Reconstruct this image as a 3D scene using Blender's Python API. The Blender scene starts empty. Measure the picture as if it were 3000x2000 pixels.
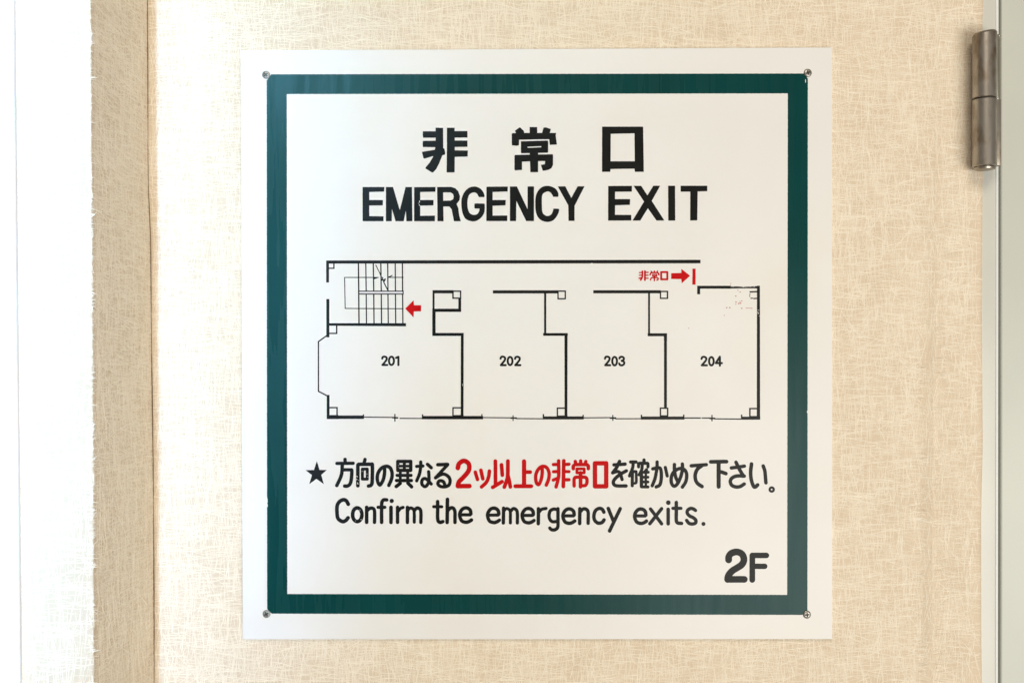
import bpy, bmesh, math, random
import numpy as np
from mathutils import Vector, Matrix, noise as mnoise
from mathutils.geometry import tessellate_polygon

random.seed(7)
rng = np.random.default_rng(7)
scene = bpy.context.scene
COL = scene.collection

# ------------------------------------------------------------------ camera
LENS, SENS = 35.0, 36.0
D = 0.843                       # metres from the lens to the papered wall
CAM = Vector((0.0, -D, 0.0))
ROT = Matrix.Rotation(math.radians(90.0 - 0.42), 3, 'X') @ Matrix.Rotation(-0.0021, 3, 'Z')
cd = bpy.data.cameras.new('camera')
cd.lens = LENS; cd.sensor_width = SENS; cd.clip_start = 0.02; cd.clip_end = 100
cam = bpy.data.objects.new('camera', cd)
cam.matrix_world = Matrix.Translation(CAM) @ ROT.to_4x4()
COL.objects.link(cam)
scene.camera = cam

# ------------------------------------------------------------------ light
world = bpy.data.worlds.new('World'); scene.world = world
world.use_nodes = True
bg = world.node_tree.nodes['Background']
bg.inputs[0].default_value = (1.0, 0.93, 0.83, 1)
bg.inputs[1].default_value = 0.20


def area(name, loc, target, sx, sy, power, color, spread=180):
    l = bpy.data.lights.new(name, 'AREA')
    l.shape = 'RECTANGLE'; l.size = sx; l.size_y = sy
    l.energy = power; l.color = color; l.spread = math.radians(spread)
    o = bpy.data.objects.new(name, l)
    o.location = loc
    o.rotation_euler = (Vector(target) - Vector(loc)).to_track_quat('-Z', 'Y').to_euler()
    COL.objects.link(o)
    return o


# daylight reaching the left part of the wall down the corridor
area('window_daylight', (-0.62, -5.0, 0.50), (-0.63, 0, 0.52), 0.30, 1.8, 11.0, (0.32, 0.60, 0.98), 10.6)
area('sheen_lamp', (-1.45, -5.0, 1.75), (-0.42, 0, 0.34), 0.8, 0.8, 0.6, (0.30, 0.72, 1.0), 7.5)  # added lamp, aimed to put a bluish window sheen on the sign's top-left corner
# warm ceiling lamp and the open room on the right
area('ceiling_lamp', (-0.05, -2.2, 1.7), (0.0, 0, 0.0), 1.2, 1.0, 28.5, (1.0, 0.90, 0.76))
area('room_light', (1.2, -2.4, -0.85), (0.25, 0, -0.15), 1.7, 1.5, 52.0, (1.0, 0.97, 0.91))

vs = scene.view_settings
vs.view_transform = 'Standard'; vs.look = 'None'; vs.exposure = 0.0; vs.gamma = 1.0
vs.use_curve_mapping = False
scene.render.engine = 'CYCLES'

# ------------------------------------------------------------------ helpers
S = 3000.0 * LENS / SENS / D    # photograph pixels per metre on the wall


def W(px, py, y=0.0):
    """photograph pixel -> point on the vertical plane at depth y"""
    d = ROT @ Vector(((px - 1500.0) / 3000.0 * SENS, (1000.0 - py) / 3000.0 * SENS, -LENS))
    t = (y - CAM.y) / d.y
    return CAM + d * t


def link(name, me, mat=None, parent=None):
    o = bpy.data.objects.new(name, me)
    if mat is not None:
        me.materials.append(mat)
    COL.objects.link(o)
    if parent is not None:
        o.parent = parent
        o.matrix_parent_inverse = Matrix.Identity(4)
        # parents carry plain translations only
        o.location = Vector((0, 0, 0)) - world_loc(parent)
    return o


def world_loc(o):
    v = o.location.copy()
    while o.parent is not None:
        o = o.parent
        v += o.location
    return v


def tag(o, label=None, cat=None, kind=None, group=None):
    if label: o['label'] = label
    if cat: o['category'] = cat
    if kind: o['kind'] = kind
    if group: o['group'] = group
    return o


def mesh(name, verts, faces, smooth=False):
    me = bpy.data.meshes.new(name)
    me.from_pydata([tuple(v) for v in verts], [], faces)
    me.update()
    if smooth:
        me.polygons.foreach_set('use_smooth', [True] * len(me.polygons))
    return me


# ------------------------------------------------------------------ materials
def new_mat(name):
    m = bpy.data.materials.new(name); m.use_nodes = True
    nt = m.node_tree
    return m, nt, nt.nodes['Principled BSDF']


def nd(nt, t, **kw):
    n = nt.nodes.new(t)
    for k, v in kw.items():
        setattr(n, k, v)
    return n


def noise_tint(nt, scale, c0, c1, lo=0.35, hi=0.65, detail=4, stretch=None):
    tc = nd(nt, 'ShaderNodeTexCoord')
    nz = nd(nt, 'ShaderNodeTexNoise'); nz.inputs['Scale'].default_value = scale
    nz.inputs['Detail'].default_value = detail
    src = tc.outputs['Object']
    if stretch:
        mp = nd(nt, 'ShaderNodeMapping'); mp.inputs['Scale'].default_value = stretch
        nt.links.new(src, mp.inputs[0]); src = mp.outputs[0]
    nt.links.new(src, nz.inputs['Vector'])
    r = nd(nt, 'ShaderNodeValToRGB')
    r.color_ramp.elements[0].position = lo; r.color_ramp.elements[0].color = (*c0, 1)
    r.color_ramp.elements[1].position = hi; r.color_ramp.elements[1].color = (*c1, 1)
    nt.links.new(nz.outputs['Fac'], r.inputs[0])
    return nz, r


def simple(name, c0, c1, rough, scale=30, metallic=0.0, bump=0.0, bscale=400, stretch=None, spec=0.5):
    m, nt, b = new_mat(name)
    nz, r = noise_tint(nt, scale, c0, c1, stretch=stretch)
    nt.links.new(r.outputs[0], b.inputs['Base Color'])
    b.inputs['Roughness'].default_value = rough
    b.inputs['Metallic'].default_value = metallic
    b.inputs['Specular IOR Level'].default_value = spec
    if bump:
        tc = nd(nt, 'ShaderNodeTexCoord')
        n2 = nd(nt, 'ShaderNodeTexNoise'); n2.inputs['Scale'].default_value = bscale
        nt.links.new(tc.outputs['Object'], n2.inputs['Vector'])
        bp = nd(nt, 'ShaderNodeBump'); bp.inputs['Strength'].default_value = bump
        bp.inputs['Distance'].default_value = 0.0005
        nt.links.new(n2.outputs['Fac'], bp.inputs['Height'])
        nt.links.new(bp.outputs[0], b.inputs['Normal'])
    return m


M_PAPER = simple('wallpaper_ground', (0.70, 0.575, 0.42), (0.745, 0.62, 0.46), 0.8, 25, bump=0.6, bscale=900, spec=0.2)

M_FIBRE, nt, b = new_mat('wallpaper_fibre')
at = nd(nt, 'ShaderNodeAttribute'); at.attribute_name = 'shade'
rp = nd(nt, 'ShaderNodeValToRGB')
rp.color_ramp.elements[0].color = (0.79, 0.675, 0.52, 1)
rp.color_ramp.elements[1].color = (0.94, 0.86, 0.72, 1)
nt.links.new(at.outputs['Fac'], rp.inputs[0]); nt.links.new(rp.outputs[0], b.inputs['Base Color'])
b.inputs['Roughness'].default_value = 0.6; b.inputs['Specular IOR Level'].default_value = 0.25

M_PANEL = simple('sign_white_board', (0.80, 0.785, 0.75), (0.825, 0.81, 0.78), 0.40, 9, spec=0.35)
nt = M_PANEL.node_tree; b = nt.nodes['Principled BSDF']
src = b.inputs['Base Color'].links[0].from_socket
nz, r = noise_tint(nt, 7.0, (0, 0, 0), (1, 1, 1), 0.52, 0.78, 8)
mx = nd(nt, 'ShaderNodeMix', data_type='RGBA')
mx.inputs[7].default_value = (0.79, 0.745, 0.65, 1)
nt.links.new(src, mx.inputs[6])
mm = nd(nt, 'ShaderNodeMath', operation='MULTIPLY'); mm.inputs[1].default_value = 0.55
nt.links.new(r.outputs[0], mm.inputs[0]); nt.links.new(mm.outputs[0], mx.inputs[0])
nt.links.new(mx.outputs[2], b.inputs['Base Color'])
M_BLACK = simple('black_ink', (0.007, 0.007, 0.006), (0.010, 0.010, 0.009), 0.32, 60, spec=0.13)
M_RED = simple('red_ink', (0.50, 0.0012, 0.0022), (0.56, 0.002, 0.004), 0.42, 60, spec=0.10)
M_GREEN = simple('green_ink', (0.0008, 0.043, 0.041), (0.0013, 0.051, 0.049), 0.26, 14, spec=0.14)
nt = M_GREEN.node_tree; b = nt.nodes['Principled BSDF']
tc = nd(nt, 'ShaderNodeTexCoord'); mp = nd(nt, 'ShaderNodeMapping')
mp.inputs['Rotation'].default_value = (0, math.radians(18), 0); mp.inputs['Scale'].default_value = (130, 1, 8)
nz = nd(nt, 'ShaderNodeTexNoise'); nz.inputs['Scale'].default_value = 1.0; nz.inputs['Detail'].default_value = 5
mr = nd(nt, 'ShaderNodeMapRange'); mr.inputs['From Min'].default_value = 0.3; mr.inputs['From Max'].default_value = 0.7
mr.inputs['To Min'].default_value = 0.22; mr.inputs['To Max'].default_value = 0.33
nt.links.new(tc.outputs['Object'], mp.inputs[0]); nt.links.new(mp.outputs[0], nz.inputs['Vector'])
nt.links.new(nz.outputs['Fac'], mr.inputs['Value']); nt.links.new(mr.outputs[0], b.inputs['Roughness'])
M_SCREW = simple('screw_steel', (0.26, 0.245, 0.21), (0.40, 0.385, 0.35), 0.38, 900, metallic=0.9)
M_SLOT = simple('screw_slot_dark', (0.03, 0.025, 0.02), (0.06, 0.05, 0.04), 0.8, 900)  # dark tone for the screw slots and the hinge washer
M_FRAME = simple('frame_paint', (0.60, 0.595, 0.53), (0.63, 0.625, 0.56), 0.30, 12)
M_DOOR = simple('door_paint', (0.555, 0.57, 0.505), (0.585, 0.60, 0.53), 0.38, 10)
M_TRIM = simple('white_gloss_paint', (0.80, 0.80, 0.79), (0.83, 0.83, 0.82), 0.35, 10)
M_SEAM = simple('seam_dirt', (0.10, 0.055, 0.025), (0.25, 0.16, 0.08), 0.9, 60)

M_HINGE, nt, b = new_mat('worn_steel')
nz, r = noise_tint(nt, 110, (0.20, 0.15, 0.10), (0.42, 0.38, 0.325), 0.32, 0.56, 8, (1, 1, 0.45))
nt.links.new(r.outputs[0], b.inputs['Base Color'])
b.inputs['Metallic'].default_value = 0.85
r2 = nd(nt, 'ShaderNodeMapRange'); r2.inputs['To Min'].default_value = 0.46; r2.inputs['To Max'].default_value = 0.20
nt.links.new(nz.outputs['Fac'], r2.inputs['Value']); nt.links.new(r2.outputs[0], b.inputs['Roughness'])
M_GAP = simple('dark_gap', (0.05, 0.048, 0.04), (0.07, 0.066, 0.055), 0.9, 20)


# ------------------------------------------------------------------ the walls
def poly_at(pts, py):
    return float(np.interp(py, [p[1] for p in pts], [p[0] for p in pts]))


CORNER = [(430, -100), (432, 0), (434, 540), (441, 700), (445, 1100), (450, 1460), (452, 2000), (452, 2100)]
PEDGE = [(264, -100), (265, 0), (268, 540), (270, 900), (273, 1460), (274, 2000), (275, 2100)]
PAPER_R = [(2882, -100), (2881, 0), (2878, 60), (2879, 520), (2876, 900), (2879, 1300), (2874, 1500), (2875, 1900), (2878, 2100)]
YP = -0.118                     # front of the pillar
YS = -0.0036                     # front of the sign
ROWS = list(range(-100, 2101, 50))


def ridge(x, z):
    """the soft lump of a joint under the paper, right of the sign"""
    c = 0.3565 + 0.0022 * math.sin(z * 9.0) + 0.004 * z
    a = 0.0012 * min(1.0, max(0.0, (0.20 - z) / 0.25)) + 0.00025
    h = a * math.exp(-((x - c) / 0.0042) ** 2)
    h += 0.0009 * math.exp(-((x - 0.385) / 0.010) ** 2) * min(1, max(0, (0.1 - z) / 0.3))
    return h + 0.00012 * math.sin(x * 31 + z * 7) * math.sin(z * 23 + 1.0)


ZR = [0.37 - 0.74 * i / 74 for i in range(75)]


def world_line(pts, y):
    q_ = [W(p[0], p[1], y) for p in pts]
    zs_ = [p.z for p in q_][::-1]; xs_ = [p.x for p in q_][::-1]
    return lambda z: float(np.interp(z, zs_, xs_))


pc = world_line(CORNER, 0.0)     # corner between pillar and wall
pr = world_line(PAPER_R, 0.0)    # where the wallpaper ends at the door frame
pe = world_line(PEDGE, YP)       # the pillar's edge

# main wall sheet
vs_, fs_ = [], []
NX = 220
for z in ZR:
    a, c = pc(z), pr(z)
    for k in range(NX + 1):
        x = a + (c - a) * k / NX
        vs_.append((x, -ridge(x, z), z))
nfront = len(vs_)
for i in range(len(ZR) - 1):
    for k in range(NX):
        p = i * (NX + 1) + k
        fs_.append((p, p + NX + 1, p + NX + 2, p + 1))
# paper thickness along the right edge
for i in range(len(ZR)):
    v = vs_[i * (NX + 1) + NX]; vs_.append((v[0], 0.02, v[2]))
for i in range(len(ZR) - 1):
    p = i * (NX + 1) + NX
    fs_.append((p, p + NX + 1, nfront + i + 1, nfront + i))
wall = link('wall', mesh('wall', vs_, fs_, True), M_PAPER)
tag(wall, 'papered wall in cream fibre wallpaper behind the sign', kind='structure')

# pillar: front face + return face
vs_, fs_ = [], []
NR = 24
RB = 0.0012
for z in ZR:
    e, c = pe(z), pc(z)
    vs_ += [(-0.80, YP, z), (-0.55, YP, z), (e - RB, YP, z), (e - RB * .3, YP + RB * .3, z)]
    for k in range(NR + 1):
        t = k / NR
        vs_.append((e + (c - e) * t, YP + RB + (0.004 - YP - RB) * t, z))
n = 4 + NR + 1
for i in range(len(ZR) - 1):
    for k in range(n - 1):
        p = i * n + k
        fs_.append((p, p + n, p + n + 1, p + 1))
pillar = link('wall_pillar', mesh('wall_pillar', vs_, fs_), M_PAPER)
tag(pillar, 'papered pillar standing proud of the wall', kind='structure')

# dirty hairline crack in the corner between pillar and wall
vs_, fs_ = [], []
for i, py in enumerate(range(-100, 2101, 20)):
    w = 0.00030 + 0.00035 * abs(math.sin(py * 0.006 + 0.6)) + random.uniform(-.0001, .0001)
    c = W(poly_at(CORNER, py), py)
    vs_ += [(c.x - 0.0002, -0.0016, c.z), (c.x + w, -0.0004, c.z)]
    if i:
        p = 2 * i - 2; fs_.append((p, p + 2, p + 3, p + 1))
o = link('corner_crack', mesh('corner_crack', vs_, fs_), M_SEAM, pillar)


def fibres(name, n, place, urange, vrange, parent, keep=None, Lm=0.017, wmm=(0.24, 0.5), vbias=0.45, hbias=0.42, hmax=0.00016):
    V, F, SH = [], [], []
    for _ in range(n):
        u = random.uniform(*urange); v = random.uniform(*vrange)
        if keep and not keep(u, v):
            continue
        L = min(0.045, random.lognormvariate(math.log(Lm), 0.45))
        q = random.random()
        if q < hbias: ang = random.gauss(0, 0.16)
        elif q < hbias + vbias: ang = math.pi / 2 + random.gauss(0, 0.16)
        else: ang = random.uniform(0, math.pi)
        hw = random.uniform(*wmm) * 0.0005
        bend = random.gauss(0, 0.10)
        h = random.uniform(0.00005, hmax)
        sh = min(1, max(0, random.gauss(0.62, 0.26)))
        base = len(V)
        NS = 3
        for s in range(NS + 1):
            t = s / NS - 0.5
            a = ang + bend * t * 2
            cu = u + math.cos(ang) * L * t - math.sin(ang) * bend * L * (t * t - .08)
            cv = v + math.sin(ang) * L * t + math.cos(ang) * bend * L * (t * t - .08)
            nx, ny = -math.sin(a), math.cos(a)
            tp = 1.0 if abs(t) < 0.4 else 0.45
            V.append(place(cu + nx * hw * tp, cv + ny * hw * tp, h * 0.25))
            V.append(place(cu, cv, h))
            V.append(place(cu - nx * hw * tp, cv - ny * hw * tp, h * 0.25))
            SH += [sh, sh, sh]
        for s in range(NS):
            p = base + 3 * s
            F += [(p, p + 3, p + 4, p + 1), (p + 1, p + 4, p + 5, p + 2)]
    me = mesh(name, V, F)
    a = me.attributes.new('shade', 'FLOAT', 'POINT')
    a.data.foreach_set('value', SH)
    o = link(name, me, M_FIBRE, parent)
    o['kind'] = 'stuff'
    return o


s0, s1 = W(705, 148), W(2438, 1871)
xl, xr = pc(0), pr(0)


def keep_wall(u, v):
    if s0.x + 0.012 < u < s1.x - 0.012 and s1.z + 0.012 < v < s0.z - 0.012:
        return False
    if random.random() > 0.80 + 0.35 * mnoise.noise(Vector((u * 60, v * 60, 0.3))) + 0.12 * mnoise.noise(Vector((u * 9, v * 9, 4))):
        return False
    return pc(v) + 0.002 < u < pr(v) - 0.0035


fibres('wallpaper_fibre', 84000, lambda u, v, h: (max(pc(v), min(u, pr(v) + 0.0006)), -ridge(u, v) - h, v), (xl - .003, xr), (-0.30, 0.30), wall, keep_wall)
ex = pe(0)
fibres('wallpaper_fibre', 11000, lambda u, v, h: (min(u, pe(v) + 0.0002), YP - h, v), (-0.52, ex + 0.001), (-0.27, 0.27), pillar, lambda u, v: u < pe(v) - 0.004)
# loose fibre ends curling over the pillar's edge
fibres('wallpaper_fibre', 700, lambda u, v, h: (u, YP - h + max(0, (u - pe(v))) * 0.35, v), (ex - 0.0035, ex + 0.0008), (-0.27, 0.27), pillar,
       lambda u, v: u < pe(v) + 0.0004, 0.0045, (0.30, 0.6), 0.35, 0.40)
ret_dir = lambda t, v: pe(v) + (pc(v) - pe(v)) * t
fibres('wallpaper_fibre', 12000, lambda u, v, h: (ret_dir(min(1, max(0, u / 0.1208)), v) + h, YP + RB + min(0.1208, max(0, u)), v), (0.004, 0.116), (-0.30, 0.30), pillar, None, 0.019, (0.24, 0.5), 0.20, 0.55)


# box helper with bevel
def bevel_box(name, x0, x1, y0, y1, z0, z1, bev, mat, parent=None, seg=3, rot=0.0):
    bm = bmesh.new()
    bmesh.ops.create_cube(bm, size=1)
    for v in bm.verts:
        v.co = Vector(((x0 if v.co.x < 0 else x1), (y0 if v.co.y < 0 else y1), (z0 if v.co.z < 0 else z1)))
    if bev:
        bmesh.ops.bevel(bm, geom=list(bm.edges), offset=bev, segments=seg, affect='EDGES', profile=0.5)
    if rot:
        bmesh.ops.rotate(bm, verts=bm.verts, cent=((x0 + x1) / 2, 0, 0), matrix=Matrix.Rotation(rot, 3, 'Y'))
    me = bpy.data.meshes.new(name); bm.to_mesh(me); bm.free()
    me.polygons.foreach_set('use_smooth', [True] * len(me.polygons))
    me.set_sharp_from_angle(angle=math.radians(40))
    return link(name, me, mat, parent)


# white trim board left of the pillar
t0, t1 = W(44, 0, YP - 0.004), W(51, 2000, YP - 0.004)
trim = bevel_box('trim_board', t1.x - 0.20, (t0.x + t1.x) / 2, YP - 0.004, YP + 0.004, -0.40, 0.40, 0.0016, M_TRIM, rot=-0.004)
tag(trim, 'smooth white painted trim board along the outer edge of the pillar', 'trim')

# door frame strip, gap and door leaf
f0 = W(2855, 1000).x; f1 = W(2927, 1000).x
d0 = W(2933.5, 1000).x
frame = bevel_box('door_frame', f0, f1, 0.0008, 0.06, -0.40, 0.40, 0.0028, M_FRAME, seg=5, rot=-0.0006)
tag(frame, 'narrow painted door frame strip beside the wallpaper', kind='structure')
bk = link('rebate', mesh('rebate', [(f1 - 0.003, 0.012, -0.4), (d0 + 0.003, 0.012, -0.4), (d0 + 0.003, 0.012, 0.4), (f1 - 0.003, 0.012, 0.4)], [(0, 1, 2, 3)]), M_GAP, frame)
highlight = bevel_box('edge_highlight', W(2916.5, 1000).x, W(2926.5, 1000).x, 0.0000, 0.03, -0.40, 0.40, 0.0013, simple('highlight_paint', (0.76, 0.775, 0.755), (0.79, 0.80, 0.78), 0.25, 20), frame, seg=4, rot=-0.0006)  # painted highlight: paler strip standing for light on the frame's rounded edge
door = bevel_box('door', d0, d0 + 0.20, 0.0004, 0.036, -0.40, 0.40, 0.0016, M_DOOR, seg=4, rot=-0.0006)
tag(door, 'plain grey-green painted door, its hinged edge beside the frame', 'door')


# ------------------------------------------------------------------ hinge
YH = -0.0130
RH = 0.00955
ha = W(2884.5, 300, YH)


def hz(py): return W(2884.5, py, YH).z


def lathe(name, prof, cx, cy, mat, parent, seg=40, tilt=0.0, ztilt=0.0):
    V, F = [], []
    for (r, z) in prof:
        for k in range(seg):
            a = 2 * math.pi * k / seg
            x = r * math.cos(a); y = r * math.sin(a)
            V.append((cx + x, cy + y, z + (tilt * x if z > ztilt else 0)))
    n = len(prof)
    for i in range(n - 1):
        for k in range(seg):
            k2 = (k + 1) % seg
            F.append((i * seg + k, i * seg + k2, (i + 1) * seg + k2, (i + 1) * seg + k))
    F.append(tuple(range(seg - 1, -1, -1))); F.append(tuple((n - 1) * seg + k for k in range(seg)))
    me = mesh(name, V, F, True)
    me.set_sharp_from_angle(angle=math.radians(35))
    return link(name, me, mat, parent)


hinge = bpy.data.objects.new('door_hinge', None)
hinge.empty_display_size = 0.02
hinge.location = (ha.x, YH, hz(490)); COL.objects.link(hinge)
tag(hinge, 'worn brown steel barrel hinge with two knuckles at the door edge', 'hinge')
zb, zs, zt = hz(489), hz(290.5), hz(96)
bv = 0.0007
lathe('lower_knuckle', [(RH - bv, zb), (RH, zb + bv), (RH, zs - 0.0011), (RH - bv, zs - 0.0006)], ha.x, YH, M_HINGE, hinge)
lathe('upper_knuckle', [(RH - bv, zs + 0.0006), (RH, zs + 0.0011), (RH, zt - 0.0016), (RH - 0.0012, zt)], ha.x, YH, M_HINGE, hinge, tilt=0.13, ztilt=(zs + zt) / 2)
lathe('pin', [(RH * .55, zb - 0.0030), (RH * 0.86, zb - 0.0022), (RH * .90, zb - 0.0012), (RH * .90, zb - 0.0009), (RH * .70, zb - 0.0009), (RH * .70, zb + 0.002)], ha.x, YH, M_HINGE, hinge)
lathe('washer', [(RH * .86, zs - 0.0008), (RH * .86, zs + 0.0009)], ha.x, YH, M_SLOT, hinge)
lx = W(2913, 300, -0.012).x
bevel_box('upper_leaf', lx, W(2925.5, 300, -0.014).x, -0.0145, 0.010, zs + 0.0006, hz(103), 0.0006, M_HINGE, hinge)
bevel_box('lower_leaf', lx, W(2932.5, 300, -0.014).x, -0.0145, 0.010, hz(486), zs - 0.0004, 0.0006, M_HINGE, hinge)
bm = bmesh.new(); bmesh.ops.create_icosphere(bm, subdivisions=2, radius=1)
wp = W(2923, 108, -0.010)
for v in bm.verts:
    k = 1 + 0.25 * math.sin(9 * v.co.x + 5 * v.co.z)
    v.co = Vector((wp.x + v.co.x * 0.0022 * k, -0.010 + v.co.y * 0.004, wp.z + v.co.z * 0.0019 * k))
me = bpy.data.meshes.new('weld_bead'); bm.to_mesh(me); bm.free()
me.polygons.foreach_set('use_smooth', [True] * len(me.polygons))
link('weld_bead', me, M_HINGE, hinge)

# ------------------------------------------------------------------ the sign
sign = bpy.data.objects.new('emergency_exit_sign', None)
sign.empty_display_size = 0.05
base = W(1572, 1871, -0.001)
sign.location = (base.x, -0.0005, base.z); COL.objects.link(sign)
tag(sign, 'square white sign with green border, black and red lettering and a floor plan', 'sign')

q = [W(705.2, 148.2, YS), W(2437.6, 139.2, YS), W(2438.6, 1871.0, YS), W(710.6, 1871.8, YS)]
bm = bmesh.new()
fr = [bm.verts.new((p.x, YS, p.z)) for p in q]
bkv = [bm.verts.new((p.x, -0.0008, p.z)) for p in q]
bm.faces.new(fr)
for i in range(4):
    j = (i + 1) % 4
    bm.faces.new((fr[j], fr[i], bkv[i], bkv[j]))
bm.faces.new(bkv[::-1])
bmesh.ops.bevel(bm, geom=[e for e in bm.edges], offset=0.0004, segments=2, affect='EDGES')
bmesh.ops.recalc_face_normals(bm, faces=bm.faces)
me = bpy.data.meshes.new('panel'); bm.to_mesh(me); bm.free()
link('panel', me, M_PANEL, sign)

# ---- print: strokes and outlines -> clean outlines via a distance field
Fr = {'A': (880, 1320, 6), 'B': (1230, 1320, 6), 'C': (1580, 1320, 6), 'D': (1910, 1320, 6),
      'E': (960, 1440, 6), 'F': (1340, 1440, 6), 'G': (1720, 1440, 6), 'H': (2090, 1580, 11.2),
      'K': (1210, 350, 9.224), 'L': (1470, 350, 9.224), 'M': (1730, 350, 9.224),
      'N': (1040, 520, 6), 'O': (1400, 520, 6), 'P': (1700, 520, 6),
      'Q': (910, 740, 6), 'R': (910, 980, 4.8), 'S': (1240, 820, 4.8), 'T': (1350, 1000, 4.8),
      'U': (1720, 740, 4.2764), 'V': (1780, 990, 4.8), 'X': (1840, 770, 9.408), 'px': (0, 0, 1)}


def catmull(p, n=10):
    if len(p) < 3:
        return p
    p = [np.array(a, float) for a in p]
    q = [2 * p[0] - p[1]] + p + [2 * p[-1] - p[-2]]
    out = []
    for i in range(1, len(q) - 2):
        a, b_, c, d = q[i - 1], q[i], q[i + 1], q[i + 2]
        for k in range(n):
            t = k / n
            out.append(0.5 * (2 * b_ + (c - a) * t + (2 * a - 5 * b_ + 4 * c - d) * t * t + (3 * b_ - a - 3 * c + d) * t ** 3))
    out.append(p[-1])
    return [tuple(o) for o in out]


def L_(w, *pts):                # straight polyline with round ends
    return ('s', w, list(pts))


def C_(w, *pts):                # smooth curve with round ends
    return ('s', w, catmull(list(pts)))


def B_(w, *pts):                # straight line with square ends
    return ('b', w, list(pts))


def Z_(w, *pts):                # closed polyline
    return ('s', w, list(pts) + [pts[0]])


def P_(pts, *holes):            # outline with holes
    return ('p', pts, list(holes))


def R_(x0, y0, x1, y1):
    return ('p', [(x0, y0), (x1, y0), (x1, y1), (x0, y1)], [])


def EL_(w, cx, cy, rx, ry):     # ellipse ring
    p = [(cx + rx * math.cos(a * math.pi / 24), cy + ry * math.sin(a * math.pi / 24)) for a in range(49)]
    return ('s', w, p)


def DOT_(cx, cy, r):
    return ('s', 2 * r, [(cx, cy), (cx + .01, cy)])


def to_px(frame, items):
    x0, y0, s = Fr[frame]
    out = []
    f = lambda pts: [(x0 + a[0] / s, y0 + a[1] / s) for a in pts]
    for it in items:
        if it[0] == 'p':
            out.append(('p', f(it[1]), [f(h) for h in it[2]]))
        else:
            out.append((it[0], it[1] / s, f(it[2])))
    return out


def seg_dist(X, Y, a, b_, butt=False):
    ax, ay = a; bx, by = b_
    dx, dy = bx - ax, by - ay
    L2 = dx * dx + dy * dy + 1e-12
    t = ((X - ax) * dx + (Y - ay) * dy) / L2
    tc = np.clip(t, 0, 1)
    return np.hypot(X - ax - tc * dx, Y - ay - tc * dy)


def poly_sd(X, Y, pts):
    d = np.full(X.shape, 1e9); ins = np.zeros(X.shape, bool)
    n = len(pts)
    for i in range(n):
        a, c = pts[i], pts[(i + 1) % n]
        d = np.minimum(d, seg_dist(X, Y, a, c))
        if a[1] != c[1]:
            cond = (a[1] > Y) != (c[1] > Y)
            xi = (c[0] - a[0]) * (Y - a[1]) / (c[1] - a[1]) + a[0]
            ins ^= cond & (X < xi)
    return np.where(ins, -d, d)


def field(items, h, wob=0.22, chips=(), grow=0.0):
    xs, ys = [], []
    for it in items:
        pts = it[1] if it[0] == 'p' else it[2]
        m = 0 if it[0] == 'p' else it[1] / 2
        xs += [min(p[0] for p in pts) - m, max(p[0] for p in pts) + m]
        ys += [min(p[1] for p in pts) - m, max(p[1] for p in pts) + m]
    x0, x1, y0, y1 = min(xs) - 3, max(xs) + 3, min(ys) - 3, max(ys) + 3
    gx = np.arange(x0, x1 + h, h); gy = np.arange(y0, y1 + h, h)
    Fd = np.full((len(gy), len(gx)), 5.0)

    def sub(xa, xb, ya, yb, pad=4):
        i0 = max(0, int((xa - pad - x0) / h)); i1 = min(len(gx), int((xb + pad - x0) / h) + 2)
        j0 = max(0, int((ya - pad - y0) / h)); j1 = min(len(gy), int((yb + pad - y0) / h) + 2)
        X, Y = np.meshgrid(gx[i0:i1], gy[j0:j1])
        return slice(j0, j1), slice(i0, i1), X, Y
    for it in items:
        if it[0] == 'p':
            pts = it[1]
            sj, si, X, Y = sub(min(p[0] for p in pts), max(p[0] for p in pts), min(p[1] for p in pts), max(p[1] for p in pts))
            d = poly_sd(X, Y, pts)
            for hl in it[2]:
                d = np.maximum(d, -poly_sd(X, Y, hl))
            Fd[sj, si] = np.minimum(Fd[sj, si], d)
        else:
            w, pts = it[1], it[2]
            for a, c in zip(pts[:-1], pts[1:]):
                r = w / 2
                sj, si, X, Y = sub(min(a[0], c[0]) - r, max(a[0], c[0]) + r, min(a[1], c[1]) - r, max(a[1], c[1]) + r)
                if it[0] == 'b':
                    dx, dy = c[0] - a[0], c[1] - a[1]; L = math.hypot(dx, dy)
                    nx, ny = -dy / L * r, dx / L * r
                    d = poly_sd(X, Y, [(a[0] + nx, a[1] + ny), (c[0] + nx, c[1] + ny), (c[0] - nx, c[1] - ny), (a[0] - nx, a[1] - ny)])
                else:
                    d = seg_dist(X, Y, a, c) - r
                Fd[sj, si] = np.minimum(Fd[sj, si], d)
    Fd -= grow
    X, Y = np.meshgrid(gx, gy)
    if wob:
        Fd += wob * (np.sin(X * 0.31 + 1.7 * np.sin(Y * 0.23)) * np.sin(Y * 0.37 + 1.3 * np.sin(X * 0.19)) * 0.6 + 0.4 * np.sin(X * .9 + Y * .5) * np.sin(Y * 0.8 - X * .3))
    for (cx, cy, rx, ry) in chips:
        d = (np.hypot((X - cx) / rx, (Y - cy) / ry) - 1) * min(rx, ry)
        Fd = np.maximum(Fd, -d)
    Fd[0, :] = Fd[-1, :] = 5; Fd[:, 0] = Fd[:, -1] = 5
    return gx, gy, Fd


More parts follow.
